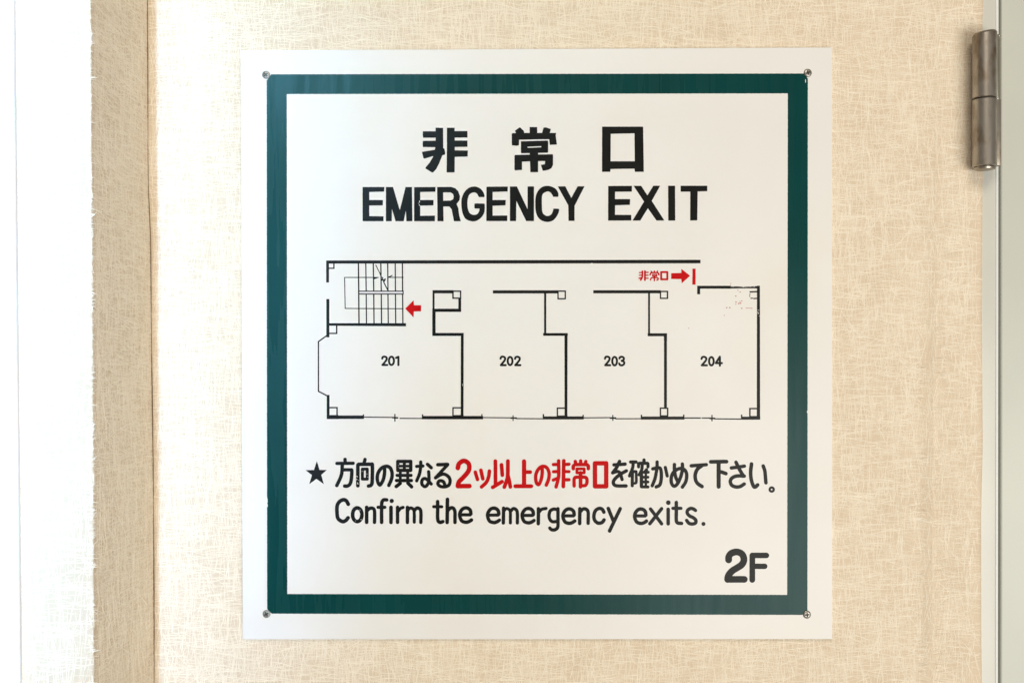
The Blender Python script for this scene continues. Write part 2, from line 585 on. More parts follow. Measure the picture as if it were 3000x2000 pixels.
def contours(gx, gy, Fd):
    ins = Fd < 0
    a, b_, c, d = ins[:-1, :-1], ins[:-1, 1:], ins[1:, 1:], ins[1:, :-1]
    code = a * 1 + b_ * 2 + c * 4 + d * 8
    jj, ii = np.nonzero((code > 0) & (code < 15))
    h = gx[1] - gx[0]
    nxt = {}
    pos = {}
    table = {1: [(3, 0)], 2: [(0, 1)], 3: [(3, 1)], 4: [(1, 2)], 5: [(3, 0), (1, 2)], 6: [(0, 2)], 7: [(3, 2)],
             8: [(2, 3)], 9: [(2, 0)], 10: [(0, 1), (2, 3)], 11: [(2, 1)], 12: [(1, 3)], 13: [(1, 0)], 14: [(0, 3)]}

    def ept(j, i, e):
        if e == 0: k = (0, j, i); p, q_ = (j, i), (j, i + 1)
        elif e == 1: k = (1, j, i + 1); p, q_ = (j, i + 1), (j + 1, i + 1)
        elif e == 2: k = (0, j + 1, i); p, q_ = (j + 1, i), (j + 1, i + 1)
        else: k = (1, j, i); p, q_ = (j, i), (j + 1, i)
        if k not in pos:
            f0_, f1_ = Fd[p], Fd[q_]
            t = f0_ / (f0_ - f1_) if f0_ != f1_ else 0.5
            pos[k] = (gx[p[1]] + (gx[q_[1]] - gx[p[1]]) * t, gy[p[0]] + (gy[q_[0]] - gy[p[0]]) * t)
        return k
    for j, i in zip(jj.tolist(), ii.tolist()):
        for (e0, e1) in table[int(code[j, i])]:
            nxt[ept(j, i, e0)] = ept(j, i, e1)
    loops = []
    while nxt:
        k0, k1 = nxt.popitem()
        lp = [pos[k0]]
        k = k1
        while k != k0 and k in nxt:
            lp.append(pos[k]); k = nxt.pop(k)
        if len(lp) > 3:
            loops.append(lp)
    return loops


def simplify(lp, eps):
    P = np.array(lp)
    n = len(P)
    far = int(np.argmax(np.hypot(*(P - P[0]).T)))

    def dp(i, j, keep):
        st = [(i, j)]
        while st:
            i, j = st.pop()
            if j - i < 2: continue
            Q = np.vstack([P, P[:1]])
            a, c = Q[i], Q[j]
            v = c - a; L = math.hypot(*v) + 1e-12
            dd = np.abs((Q[i + 1:j, 0] - a[0]) * v[1] - (Q[i + 1:j, 1] - a[1]) * v[0]) / L
            m = int(np.argmax(dd))
            if dd[m] > eps:
                m += i + 1; keep.add(m); st += [(i, m), (m, j)]
    keep = {0, far}
    dp(0, far, keep); dp(far, n, keep)
    return [lp[k] for k in sorted(keep) if k < n]


def fill(top):
    """triangles for outlines with holes, each island on its own"""
    off = [0]
    for l in top: off.append(off[-1] + len(l))
    A = []
    for l in top:
        P = np.array([(v.x, v.y) for v in l]); Q = np.roll(P, -1, 0)
        A.append(0.5 * float(np.sum(P[:, 0] * Q[:, 1] - Q[:, 0] * P[:, 1])))
    big = max(range(len(A)), key=lambda i: abs(A[i]))
    sgn = 1 if A[big] > 0 else -1

    def inside(p, l):
        c = False
        n = len(l)
        for i in range(n):
            a, b_ = l[i], l[(i + 1) % n]
            if (a.y > p.y) != (b_.y > p.y) and p.x < (b_.x - a.x) * (p.y - a.y) / (b_.y - a.y) + a.x:
                c = not c
        return c
    outs = [i for i in range(len(top)) if A[i] * sgn > 0]
    holes = {i: [] for i in outs}
    for i in range(len(top)):
        if A[i] * sgn <= 0:
            c = [o_ for o_ in outs if abs(A[o_]) > abs(A[i]) and inside(top[i][0], top[o_])]
            if c: holes[min(c, key=lambda o_: abs(A[o_]))].append(i)
    F = []
    for o_ in outs:
        ids = [o_] + holes[o_]
        m = [off[i] + k for i in ids for k in range(len(top[i]))]
        want = abs(A[o_]) - sum(abs(A[i]) for i in holes[o_])
        best = None
        for tr in range(12):
            j = 0.0 if tr == 0 else 0.004 * tr
            loops = [[Vector((v.x + random.uniform(-j, j), v.y + random.uniform(-j, j), 0)) for v in top[i]] for i in ids]
            flat = [v for l in loops for v in l]
            T = tessellate_polygon(loops)
            got = sum(abs((flat[t[1]] - flat[t[0]]).cross(flat[t[2]] - flat[t[0]]).z) / 2 for t in T)
            if best is None or abs(got - want) < best[0]: best = (abs(got - want), T)
            if abs(got - want) < 0.004 * want: break
        F += [tuple(m[k] for k in t) for t in best[1]]
        if best[0] > 0.01 * want: print('FILL?', best[0], want, len(ids))
    return F


def ink(name, items, mat, parent, lift=0.00008, h=0.6, wob=0.22, chips=(), eps=0.07, grow=0.3):
    gx, gy, Fd = field(items, h, wob, chips, grow)
    loops = [simplify(l, eps) for l in contours(gx, gy, Fd)]
    loops = [l for l in loops if len(l) >= 3]
    top, V = [], []
    for l in loops:
        st = len(V)
        for p in l:
            w = W(p[0], p[1], YS); V.append((w.x, YS - lift, w.z))
        top.append([Vector((p[0], p[1], 0)) for p in l])
    F = fill(top)
    nv = len(V)
    V += [(v[0], YS + 0.0001, v[2]) for v in V]
    st = 0
    for l in loops:
        m = len(l)
        for k in range(m):
            a, c = st + k, st + (k + 1) % m
            F.append((a, c, c + nv, a + nv))
        st += m
    bm = bmesh.new()
    me = mesh(name, V, F)
    bm.from_mesh(me)
    bmesh.ops.recalc_face_normals(bm, faces=bm.faces)
    # tops must face the viewer (-y)
    flip = [f for f in bm.faces if abs(f.normal.y) > 0.9 and f.normal.y > 0 and f.calc_center_median().y < YS]
    if flip: bmesh.ops.reverse_faces(bm, faces=flip)
    bm.to_mesh(me); bm.free()
    return link(name, me, mat, parent)


def letter(name, frame, items, mat=M_BLACK, **kw):
    return ink(name, to_px(frame, items), mat, sign, **kw)


# green border, nicked round the screws
bo = [(795, 218.6), (2354, 216.2), (2360, 222), (2366.4, 231), (2365.2, 1786), (2358, 1792), (2350, 1799.6), (797, 1796), (789, 1790), (783, 1782), (782, 760), (781.8, 237), (788, 228)]
bi = [(840, 275.8), (2308.3, 273.8), (2306.5, 1741.6), (841.4, 1739)]
chipsb = [(782, 1466, 2.2, 9), (783, 1480, 1.6, 5), (2366, 1206, 2.0, 4), (2360, 238, 1.2, 6)]
ink('border', [('p', bo, [bi])], M_GREEN, sign, h=1.2, wob=0.35, chips=chipsb, eps=0.1)

K = 'kanji_character'
letter(K, 'K', [P_([(612, 225), (812, 235), (815, 780), (845, 795), (868, 900), (862, 950), (790, 970), (760, 1050), (700, 1200), (620, 1350), (545, 1430), (515, 1435), (335, 1325), (350, 1290), (450, 1170), (540, 1020), (545, 990), (310, 1060), (285, 1050), (242, 880), (590, 825), (605, 750), (270, 748), (262, 680), (270, 585), (612, 580), (612, 495), (275, 495), (262, 410), (270, 325), (612, 325)]),
                P_([(918, 230), (1122, 228), (1125, 320), (1470, 318), (1468, 490), (1125, 492), (1125, 575), (1468, 575), (1470, 740), (1125, 745), (1128, 840), (1478, 845), (1475, 1005), (1128, 1012), (1122, 1430), (910, 1432), (918, 800)])])
letter(K, 'L', [P_([(355, 310), (490, 215), (600, 320), (600, 370), (755, 370), (755, 210), (955, 212), (958, 370), (1090, 370), (1130, 225), (1200, 222), (1325, 265), (1295, 370), (1465, 370), (1455, 440), (1490, 680), (1300, 688), (1285, 535), (468, 550), (460, 700), (400, 712), (275, 700), (270, 400), (290, 375), (385, 372)]),
                P_([(520, 595), (1240, 575), (1252, 600), (1250, 890), (1235, 900), (535, 915), (520, 890)], [(690, 740), (1070, 722), (1070, 758), (700, 772)]),
                P_([(755, 880), (980, 880), (980, 1425), (775, 1425)]),
                P_([(345, 985), (370, 962), (1375, 945), (1385, 980), (1382, 1230), (1340, 1320), (1250, 1365), (1110, 1388), (1060, 1230), (1165, 1215), (1175, 1125), (970, 1125), (545, 1140), (545, 1365), (360, 1375), (345, 1350)])])
letter(K, 'M', [P_([(315, 200), (1420, 200), (1438, 1415), (1200, 1415), (1190, 1330), (540, 1340), (530, 1415), (312, 1415)], [(545, 390), (1190, 375), (1198, 1135), (540, 1135)])])

LT = 'letter'
letter(LT, 'N', [P_([(135, 170), (515, 170), (512, 248), (250, 255), (250, 398), (490, 398), (488, 490), (250, 492), (250, 680), (500, 685), (500, 768), (135, 768)])])
letter(LT, 'N', [P_([(545, 170), (668, 170), (788, 580), (890, 170), (1000, 170), (1008, 768), (905, 768), (895, 570), (855, 768), (715, 768), (648, 545), (645, 768), (545, 768)])])
letter(LT, 'N', [P_([(1042, 172), (1415, 170), (1412, 250), (1145, 255), (1145, 398), (1380, 398), (1378, 490), (1145, 495), (1145, 675), (1405, 672), (1402, 768), (1040, 768)])],
       chips=[(1229.0, 591, 1.1, 3.4), (1228.8, 601, 1.0, 2.4), (1226, 596, 0.7, 0.9)])
letter(LT, 'N', [P_([(1445, 170), (1690, 168), (1760, 190), (1815, 245), (1845, 330), (1835, 400), (1785, 465), (1815, 540), (1830, 660), (1858, 768), (1740, 768), (1720, 660), (1700, 560), (1660, 510), (1552, 510), (1555, 768), (1452, 768)], [(1550, 262), (1680, 262), (1725, 290), (1738, 340), (1725, 385), (1680, 408), (1550, 412)])])
letter(LT, 'N', [P_(catmull([(2278, 330), (2255, 260), (2200, 195), (2110, 162), (2010, 180), (1930, 250), (1880, 360), (1872, 480), (1890, 620), (1940, 720), (2020, 762), (2110, 768), (2200, 720), (2262, 640), (2280, 560)], 4) + [(2280, 475), (2270, 460), (2110, 458), (2100, 475), (2100, 535), (2115, 545), (2190, 548)] + catmull([(2185, 590), (2150, 645), (2080, 660), (2020, 630), (1985, 560), (1975, 450), (1985, 360), (2020, 290), (2090, 262), (2140, 280), (2165, 320), (2180, 345)], 4) + [(2265, 345)])])
letter(LT, 'O', [P_([(152, 165), (525, 162), (522, 245), (258, 255), (258, 398), (490, 398), (485, 488), (258, 498), (258, 672), (515, 670), (515, 765), (150, 765)])])
letter(LT, 'O', [P_([(565, 162), (685, 160), (875, 565), (875, 160), (985, 160), (985, 765), (850, 765), (675, 405), (670, 765), (565, 765)])])
letter(LT, 'O', [P_(catmull([(1415, 330), (1410, 270), (1370, 205), (1300, 165), (1220, 150), (1130, 170), (1060, 235), (1020, 330), (1010, 460), (1020, 600), (1060, 700), (1130, 760), (1230, 780), (1320, 755), (1380, 690), (1420, 610), (1428, 560)], 4) + [(1415, 552), (1330, 548)] + catmull([(1318, 600), (1290, 650), (1235, 678), (1180, 665), (1135, 615), (1125, 500), (1125, 340), (1150, 280), (1220, 245), (1270, 258), (1305, 300), (1325, 340)], 4) + [(1405, 340)])])
letter(LT, 'O', [P_([(1408, 160), (1535, 158), (1642, 362), (1755, 158), (1872, 158), (1698, 500), (1698, 762), (1595, 762), (1590, 490)])])
letter(LT, 'P', [P_([(492, 152), (908, 150), (905, 248), (610, 250), (610, 382), (875, 382), (872, 480), (610, 488), (610, 658), (895, 660), (895, 755), (490, 757)])])
letter(LT, 'P', [P_([(940, 150), (1070, 150), (1180, 318), (1285, 148), (1402, 148), (1255, 412), (1475, 755), (1340, 755), (1188, 538), (1055, 755), (920, 757), (1122, 425)])])
letter(LT, 'P', [P_([(1545, 148), (1665, 148), (1668, 755), (1548, 757)])])
letter(LT, 'P', [P_([(1765, 148), (2232, 148), (2230, 240), (2062, 245), (2055, 752), (1933, 755), (1935, 248), (1765, 250)])])

# the Japanese sentence
letter('star', 'A', [P_([(290, 180), (335, 335), (462, 337), (365, 420), (410, 582), (283, 490), (158, 582), (205, 425), (95, 340), (240, 337)])])
letter(K, 'A', [L_(58, (785, 148), (788, 215)), L_(56, (642, 220), (928, 217)), C_(60, (737, 220), (730, 370), (705, 470), (640, 608)),
                L_(56, (745, 332), (890, 332)), C_(60, (890, 334), (905, 350), (895, 500), (870, 585), (825, 617), (778, 617))])
chA = [(1046.5 + random.uniform(-4, 5), 1395 + random.uniform(-4, 24), random.uniform(0.5, 1.0), random.uniform(0.8, 2.4)) for _ in range(5)]
chA += [(1047.5, 1415, 1.0, 3.0), (1078, 1396.5, 1.2, 0.8), (1075, 1388, .5, 2.5), (1061, 1380, 0.6, 1.5)]
letter(K, 'A', [L_(58, (1137, 150), (1120, 215)), L_(62, (1010, 612), (1010, 250)), L_(62, (1025, 235), (1250, 235)),
                C_(62, (1250, 235), (1265, 260), (1262, 540), (1240, 602), (1198, 617)), Z_(50, (1090, 318), (1176, 318), (1176, 495), (1090, 495))], chips=chA)
HG = 'hiragana_character'
letter(HG, 'A', [C_(60, (1480, 285), (1480, 310), (1478, 400), (1455, 510), (1400, 597), (1360, 540), (1352, 450), (1375, 370), (1430, 300), (1510, 270), (1580, 300), (1613, 400), (1600, 500), (1555, 605))])
letter(K, 'A', [Z_(58, (1712, 185), (1940, 185), (1940, 342), (1712, 342)), L_(44, (1712, 267), (1940, 267)), L_(52, (1827, 185), (1827, 342)),
                L_(50, (1757, 370), (1757, 510)), L_(50, (1887, 370), (1887, 510)), L_(54, (1700, 430), (1945, 430)), L_(58, (1690, 520), (1952, 520)),
                L_(60, (1755, 570), (1685, 625)), L_(60, (1890, 565), (1955, 630))], chips=[(1167, 1362.5, .7, .8), (1167, 1368, .6, .6)])
letter(HG, 'A', [L_(54, (2043, 272), (2155, 265)), C_(56, (2115, 195), (2115, 270), (2095, 400), (2045, 525)), L_(58, (2235, 235), (2300, 295)),
                 C_(56, (2255, 365), (2262, 500), (2250, 560), (2215, 615), (2180, 625), (2140, 590), (2133, 545), (2150, 500), (2190, 485), (2240, 515), (2300, 580))])
letter(HG, 'B', [L_(60, (315, 243), (488, 237)), L_(56, (490, 242), (275, 473)),
                 C_(57, (280, 470), (370, 415), (440, 412), (510, 460), (532, 530), (510, 600), (440, 630), (360, 622), (318, 580), (335, 533), (375, 524), (420, 548), (440, 600))])
letter('digit', 'B', [C_(80, (668, 300), (690, 225), (770, 175), (850, 215), (870, 290), (845, 370), (750, 480), (690, 540), (667, 610)), L_(78, (668, 619), (872, 617))], M_RED)
letter('katakana_character', 'B', [L_(62, (975, 375), (1013, 500)), L_(62, (1073, 340), (1107, 490)), C_(62, (1223, 355), (1210, 450), (1170, 550), (1085, 632))], M_RED)
letter(K, 'B', [L_(64, (1328, 180), (1330, 600)), L_(64, (1280, 640), (1445, 540)), L_(64, (1435, 245), (1450, 425)),
                C_(66, (1548, 180), (1545, 420), (1530, 510), (1485, 635)), C_(64, (1545, 420), (1568, 510), (1592, 632))], M_RED)
letter(K, 'B', [L_(74, (1832, 185), (1832, 600)), L_(64, (1850, 372), (1940, 372)), L_(68, (1680, 620), (1958, 620))], M_RED)
letter(HG, 'B', [C_(60, (2150, 285), (2150, 400), (2130, 510), (2090, 590), (2050, 560), (2035, 460), (2055, 370), (2105, 300), (2170, 270), (2235, 300), (2272, 390), (2262, 500), (2222, 600))], M_RED)
letter(K, 'C', [C_(60, (340, 175), (342, 380), (335, 480), (295, 632)), L_(64, (430, 175), (422, 625)),
                L_(56, (248, 240), (330, 238)), L_(54, (248, 366), (330, 362)), L_(56, (245, 512), (325, 480)),
                L_(56, (440, 238), (522, 235)), L_(54, (440, 362), (522, 364)), L_(56, (440, 508), (522, 506))], M_RED)
letter(K, 'C', [L_(58, (632, 185), (640, 225)), L_(58, (727, 175), (727, 230)), L_(56, (818, 185), (805, 225)),
                L_(60, (597, 312), (597, 268), (625, 240), (838, 240), (862, 265), (862, 312)),
                Z_(48, (660, 315), (790, 315), (790, 385), (660, 385)), L_(64, (725, 385), (725, 630)),
                C_(58, (612, 615), (612, 500), (640, 464), (725, 462)), C_(58, (725, 462), (810, 464), (837, 500), (835, 565), (812, 604), (772, 612))], M_RED)
letter(K, 'C', [Z_(76, (978, 218), (1176, 218), (1176, 622), (978, 622))], M_RED)
letter(HG, 'C', [L_(58, (1312, 245), (1508, 232)), C_(58, (1410, 185), (1360, 290), (1290, 385)), C_(56, (1290, 385), (1370, 362), (1420, 392), (1455, 502)),
                 C_(58, (1530, 350), (1440, 400), (1360, 460), (1305, 530), (1312, 590), (1370, 614), (1525, 615))])
letter(K, 'C', [L_(56, (1605, 195), (1700, 195)), C_(54, (1650, 200), (1640, 300), (1585, 440)), L_(54, (1636, 380), (1634, 610)), L_(50, (1640, 363), (1700, 363)),
                C_(46, (1703, 365), (1705, 540), (1680, 570)), L_(56, (1840, 160), (1840, 215)), L_(54, (1760, 217), (1900, 217)), L_(52, (1745, 225), (1745, 280)),
                L_(52, (1910, 225), (1910, 280)), C_(52, (1810, 240), (1800, 330), (1755, 420)), L_(58, (1795, 380), (1795, 625)), L_(54, (1885, 330), (1850, 375)),
                L_(48, (1800, 375), (1915, 375)), L_(46, (1800, 462), (1910, 462)), L_(46, (1800, 545), (1910, 545)), L_(50, (1800, 632), (1910, 632)), L_(40, (1872, 370), (1872, 632))])
letter(HG, 'C', [C_(58, (1995, 315), (2080, 296), (2128, 312), (2145, 400), (2140, 520), (2115, 600), (2055, 632)), C_(56, (2070, 195), (2068, 300), (2035, 480), (1985, 612)), L_(54, (2215, 290), (2248, 440))])
letter(HG, 'D', [C_(58, (395, 240), (395, 330), (415, 450), (455, 545)), C_(58, (535, 230), (535, 330), (510, 440), (460, 560), (395, 620), (345, 570), (340, 470), (375, 380), (450, 322), (540, 312), (600, 370), (610, 460), (590, 550), (535, 635))])
letter(HG, 'D', [L_(58, (690, 262), (955, 242)), C_(62, (880, 258), (800, 320), (762, 410), (765, 500), (800, 570), (880, 625))])
letter(K, 'D', [L_(64, (1035, 192), (1310, 188)), L_(70, (1172, 210), (1172, 628)), L_(62, (1220, 370), (1300, 398))])
letter(HG, 'D', [L_(58, (1395, 300), (1625, 268)), C_(60, (1478, 200), (1530, 310), (1605, 435)), C_(60, (1622, 442), (1500, 440), (1415, 470), (1378, 530), (1400, 600), (1470, 632), (1550, 625), (1622, 582))])
letter(HG, 'D', [C_(62, (1750, 230), (1735, 370), (1745, 500), (1780, 610), (1812, 635), (1858, 597)), C_(60, (1955, 265), (1985, 360), (2003, 560))])
letter('full_stop', 'D', [EL_(38, 2105, 678, 36, 36)])

# the English sentence
def e_(dx, dy):
    p = [(238, 385), (230, 330), (195, 292), (140, 280), (85, 305), (45, 370), (45, 440), (80, 510), (150, 533), (205, 520), (248, 492)]
    return [L_(54, (60 + dx, 402 + dy), (225 + dx, 402 + dy)), C_(60, *[(a + dx, c + dy) for a, c in p])]


letter(LT, 'E', [C_(64, (362, 215), (330, 160), (280, 137), (215, 165), (168, 240), (165, 380), (185, 470), (260, 520), (320, 500), (358, 455))])
letter(LT, 'E', [EL_(62, 520, 400, 82, 120)], chips=[(1054.5, 1494, .6, 2.5), (1058, 1521, 1.0, 1.4), (1041.5, 1524.5, 1.0, .7), (1056, 1505, .5, 1.0)])
letter(LT, 'E', [L_(60, (685, 270), (685, 535)), C_(58, (690, 330), (740, 290), (790, 287), (820, 320), (825, 400), (823, 535))])
letter(LT, 'E', [C_(60, (1038, 140), (985, 140), (954, 180), (948, 260), (948, 535)), L_(54, (885, 270), (1005, 270))])
letter(LT, 'E', [L_(62, (1113, 270), (1113, 535)), DOT_(1125, 158, 36)])
letter(LT, 'E', [L_(58, (1228, 270), (1228, 535)), C_(54, (1240, 335), (1280, 290), (1325, 272))])
letter(LT, 'E', [L_(60, (1402, 272), (1402, 535)), C_(54, (1405, 330), (1440, 287), (1480, 287), (1515, 320), (1522, 400), (1522, 530)), C_(58, (1522, 330), (1560, 287), (1600, 287), (1632, 320), (1640, 400), (1638, 535))])
letter(LT, 'E', [C_(60, (1933, 170), (1933, 320), (1933, 460), (1945, 515), (1980, 535), (2025, 520)), L_(52, (1862, 260), (2005, 260))])
letter(LT, 'E', [L_(62, (2105, 130), (2100, 535)), C_(60, (2110, 330), (2160, 282), (2208, 287), (2235, 340), (2238, 430), (2238, 535))])
letter(LT, 'F', e_(0, 0))
letter(LT, 'F', e_(490, 5))
letter(LT, 'F', [L_(58, (812, 285), (808, 545)), C_(52, (815, 340), (850, 297), (890, 297), (925, 330), (932, 400), (932, 545)), C_(56, (935, 340), (975, 297), (1010, 297), (1045, 330), (1055, 400), (1055, 545))])
letter(LT, 'F', e_(1098, 10))
letter(LT, 'F', [L_(60, (1425, 295), (1422, 558)), C_(54, (1435, 355), (1480, 307), (1558, 290))])
letter(LT, 'F', [C_(56, (1745, 308), (1690, 302), (1632, 335), (1612, 410), (1625, 480), (1670, 522), (1740, 520)), C_(58, (1768, 295), (1768, 450), (1768, 590), (1752, 640), (1700, 668), (1650, 660), (1625, 635))])
letter(LT, 'F', e_(1815, 18))
letter(LT, 'F', [L_(60, (2152, 295), (2150, 555)), C_(58, (2155, 355), (2205, 302), (2260, 302), (2295, 340), (2300, 420), (2298, 550))])
letter(LT, 'G', [C_(60, (295, 355), (265, 305), (215, 290), (150, 325), (120, 410), (130, 490), (175, 540), (225, 548), (270, 530), (298, 490))])
letter(LT, 'G', [L_(60, (372, 290), (465, 520)), L_(60, (582, 295), (395, 685))])
letter(LT, 'G', e_(795, 20))
letter(LT, 'G', [L_(58, (1115, 300), (1310, 560)), L_(58, (1310, 295), (1103, 558))])
letter(LT, 'G', [L_(60, (1425, 305), (1425, 560)), DOT_(1428, 188, 39)])
letter(LT, 'G', [C_(60, (1568, 185), (1568, 340), (1568, 490), (1590, 543), (1660, 553)), L_(54, (1508, 288), (1650, 288))])
letter(LT, 'G', [C_(58, (1905, 325), (1870, 300), (1820, 290), (1770, 320), (1760, 370), (1800, 420), (1870, 455), (1912, 500), (1905, 545), (1850, 563), (1790, 550), (1750, 500))])
letter('full_stop', 'G', [DOT_(2045, 562, 34)])
letter('digit', 'H', [C_(215, (500, 660), (505, 560), (575, 455), (720, 400), (860, 420), (960, 500), (1000, 620), (985, 730), (915, 830), (780, 920), (620, 1020), (520, 1130), (475, 1230), (468, 1300)), L_(212, (468, 1297), (1015, 1297))])
letter(LT, 'H', [L_(180, (1278, 520), (1275, 1315)), L_(175, (1278, 513), (1738, 513)), L_(170, (1300, 870), (1685, 870))])

# ---- floor plan
fp = []
fp.append(('p', [(955.8, 763.3), (2052, 761.3), (2052, 771), (955.8, 772)], []))
fp += to_px('Q', [R_(275, 140, 322, 523), R_(278, 815, 328, 1485), P_([(322, 1240), (1675, 1240), (1675, 1292), (322, 1282)])])
fp += to_px('R', [R_(228, 848, 265, 1185), R_(228, 1136, 750, 1182), R_(735, 1120, 750, 1180), R_(230, 1130, 390, 1184),
                  R_(1568, 1143, 2424, 1187), R_(1566, 1120, 1582, 1180), R_(1995, 1130, 2150, 1187)])
fp += [('p', [(1350.4, 976), (1358.2, 976), (1357.6, 1227), (1350, 1227)], [])]
fp += to_px('S', [R_(132, 145, 420, 187), R_(495, 250, 532, 447), R_(132, 405, 532, 447), R_(132, 145, 158, 410), R_(128, 405, 172, 785), R_(128, 745, 568, 785),
                  R_(980, 147, 1892, 188), R_(1700, 185, 1728, 750), R_(1687, 747, 2032, 783)])
fp += [('p', [(1654, 976), (1662.5, 976), (1662, 1227), (1654.2, 1227)], [])]
fp += to_px('T', [R_(290, 1020, 303, 1090), R_(1153, 1020, 1170, 1085), R_(1158, 1053, 1728, 1093), R_(1350, 1040, 1500, 1093), R_(1712, 1030, 1728, 1090)])
fp += to_px('V', [R_(472, 1103, 1080, 1143), R_(468, 1078, 485, 1140), R_(1063, 1075, 1080, 1140), R_(735, 1085, 850, 1143), R_(795, -60, 833, 985),
                  R_(1877, 1075, 1893, 1145), R_(1880, 1105, 2145, 1145), R_(1995, 1095, 2145, 1145)])
fp += [('p', [(2218, 837), (2226, 837), (2226.6, 1228), (2217.4, 1228)], [])]
fp += to_px('U', [R_(78, 472, 920, 508), R_(765, 505, 787, 1012), R_(760, 1010, 1000, 1045), R_(963, 1010, 1000, 1100),
                  R_(1380, 416, 1800, 450), R_(1380, 416, 1415, 520), P_([(1800, 426), (1880, 424), (1960, 430), (2060, 424), (2135, 420), (2135, 447), (2000, 445), (1800, 448)])])
wear = [(2220 + random.uniform(-5, 5), 913 + random.uniform(-6, 14), random.uniform(.6, 1.4), random.uniform(.6, 1.6)) for _ in range(12)]
wear += [(2141 + random.uniform(0, 74), 839 + random.uniform(-1.5, 1.5), random.uniform(.8, 2.2), random.uniform(.4, .9)) for _ in range(14)]
wear += [(1671, 772.4, 3, .9), (1734, 771.6, 3.5, 1.1), (1355, 1127, .5, 5), (1339, 984, 1, .8)]
plan = ink('floor_plan_walls', fp, M_BLACK, sign, h=0.8, wob=0.18, chips=wear, eps=0.08)

for fr_, its in [
    ('Q', [B_(18, (325, 275), (420, 275)), B_(18, (410, 188), (410, 284))]),
    ('Q', [B_(20, (326, 1418), (468, 1418)), B_(20, (458, 1285), (458, 1428))]),
    ('R', [B_(16, (262, 1025), (380, 1025)), B_(16, (372, 1018), (372, 1138))]),
    ('R', [B_(16, (1996, 1027), (2118, 1027)), B_(15, (2002, 1020), (2002, 1138))]),
    ('S', [B_(16, (418, 158), (533, 158)), B_(17, (418, 165), (418, 262)), B_(16, (412, 256), (522, 256)), B_(15, (525, 150), (525, 262))]),
    ('S', [B_(16, (1888, 157), (2005, 157)), B_(15, (1895, 160), (1895, 270)), B_(15, (1890, 264), (2002, 264)), B_(15, (1997, 150), (1997, 271))]),
    ('T', [B_(15, (1350, 936), (1466, 936)), B_(15, (1358, 930), (1358, 1046))]),
    ('V', [B_(15, (736, 983), (851, 985)), B_(16, (743, 978), (743, 1092)), B_(16, (845, 978), (845, 1092))]),
    ('V', [B_(16, (1993, 990), (2104, 990)), B_(16, (2001, 984), (2001, 1100))]),
    ('U', [B_(14, (915, 486), (1014, 486)), B_(13, (919, 485), (919, 576)), B_(13, (914, 572), (1014, 572)), B_(14, (1007, 480), (1007, 578))]),
    ('U', [B_(14, (2037, 492), (2132, 488)), L_(9, (2052, 572), (2072, 570)), L_(11, (2088, 575), (2132, 572)), L_(5, (2041, 517), (2038, 528)), L_(4, (2035, 540), (2040, 555))]),
]:
    ink('column_square', to_px(fr_, its), M_BLACK, plan, lift=0.00011, h=0.5, wob=0.12, grow=0.45)
for fr_, its in [
    ('R', [L_(11, (745, 1158), (1150, 1162)), L_(19, (1155, 1165), (1222, 1168)), L_(13, (1185, 1120), (1185, 1214)), L_(11, (1258, 1175), (1572, 1177))]),
    ('T', [L_(11, (300, 1068), (700, 1072)), L_(17, (705, 1074), (780, 1075)), L_(11, (735, 1042), (735, 1110)), L_(11, (780, 1082), (1160, 1085))]),
    ('T', [L_(11, (1724, 1072), (2100, 1069)), L_(19, (2105, 1075), (2176, 1075)), L_(12, (2138, 1038), (2138, 1108)), L_(11, (2180, 1085), (2542, 1084))]),
    ('V', [L_(13, (1074, 1122), (1305, 1122)), L_(12, (1328, 1122), (1440, 1123)), L_(19, (1442, 1128), (1505, 1128)), L_(12, (1468, 1085), (1468, 1162)), L_(12, (1505, 1134), (1884, 1138))]),
    ('R', [L_(15, (235, 8), (110, 98), (110, 795), (232, 858))]),
]:
    ink('window_line', to_px(fr_, its), M_BLACK, plan, lift=0.00011, h=0.5, wob=0.12, grow=0.45)
st = []
for (xa, xb, w) in [(840, 846, 19), (970, 977, 16), (1101, 1110, 17), (1234, 1242, 17), (1355, 1360, 16), (1487, 1491, 16), (1613, 1617, 17)]:
    xm = xa + (xb - xa)
    st += [B_(w, (xa, 185), (xm, 680)), B_(w, (xm, 725), (xb + 5, 1250))]
st += [B_(19, (845, 670), (847, 735)), B_(15, (843, 678), (1634, 678)), B_(15, (843, 727), (1634, 727)), B_(14, (1626, 672), (1626, 734))]
st += [L_(11, (1190, 436), (597, 436), (608, 980), (1622, 985)), L_(11, (1368, 435), (1622, 435)), DOT_(1620, 985, 11), DOT_(1620, 436, 11),
       P_([(1112, 428), (1197, 436), (1120, 466)]), L_(13, (1368, 432), (1432, 402)),
       L_(11, (1147, 222), (1230, 388)), L_(13, (1226, 382), (1242, 432), (1268, 440), (1256, 485), (1314, 463), (1296, 505), (1272, 488)), L_(14, (1282, 512), (1358, 662))]
ink('staircase', to_px('Q', st), M_BLACK, plan, lift=0.00011, h=0.5, wob=0.12, grow=0.45)

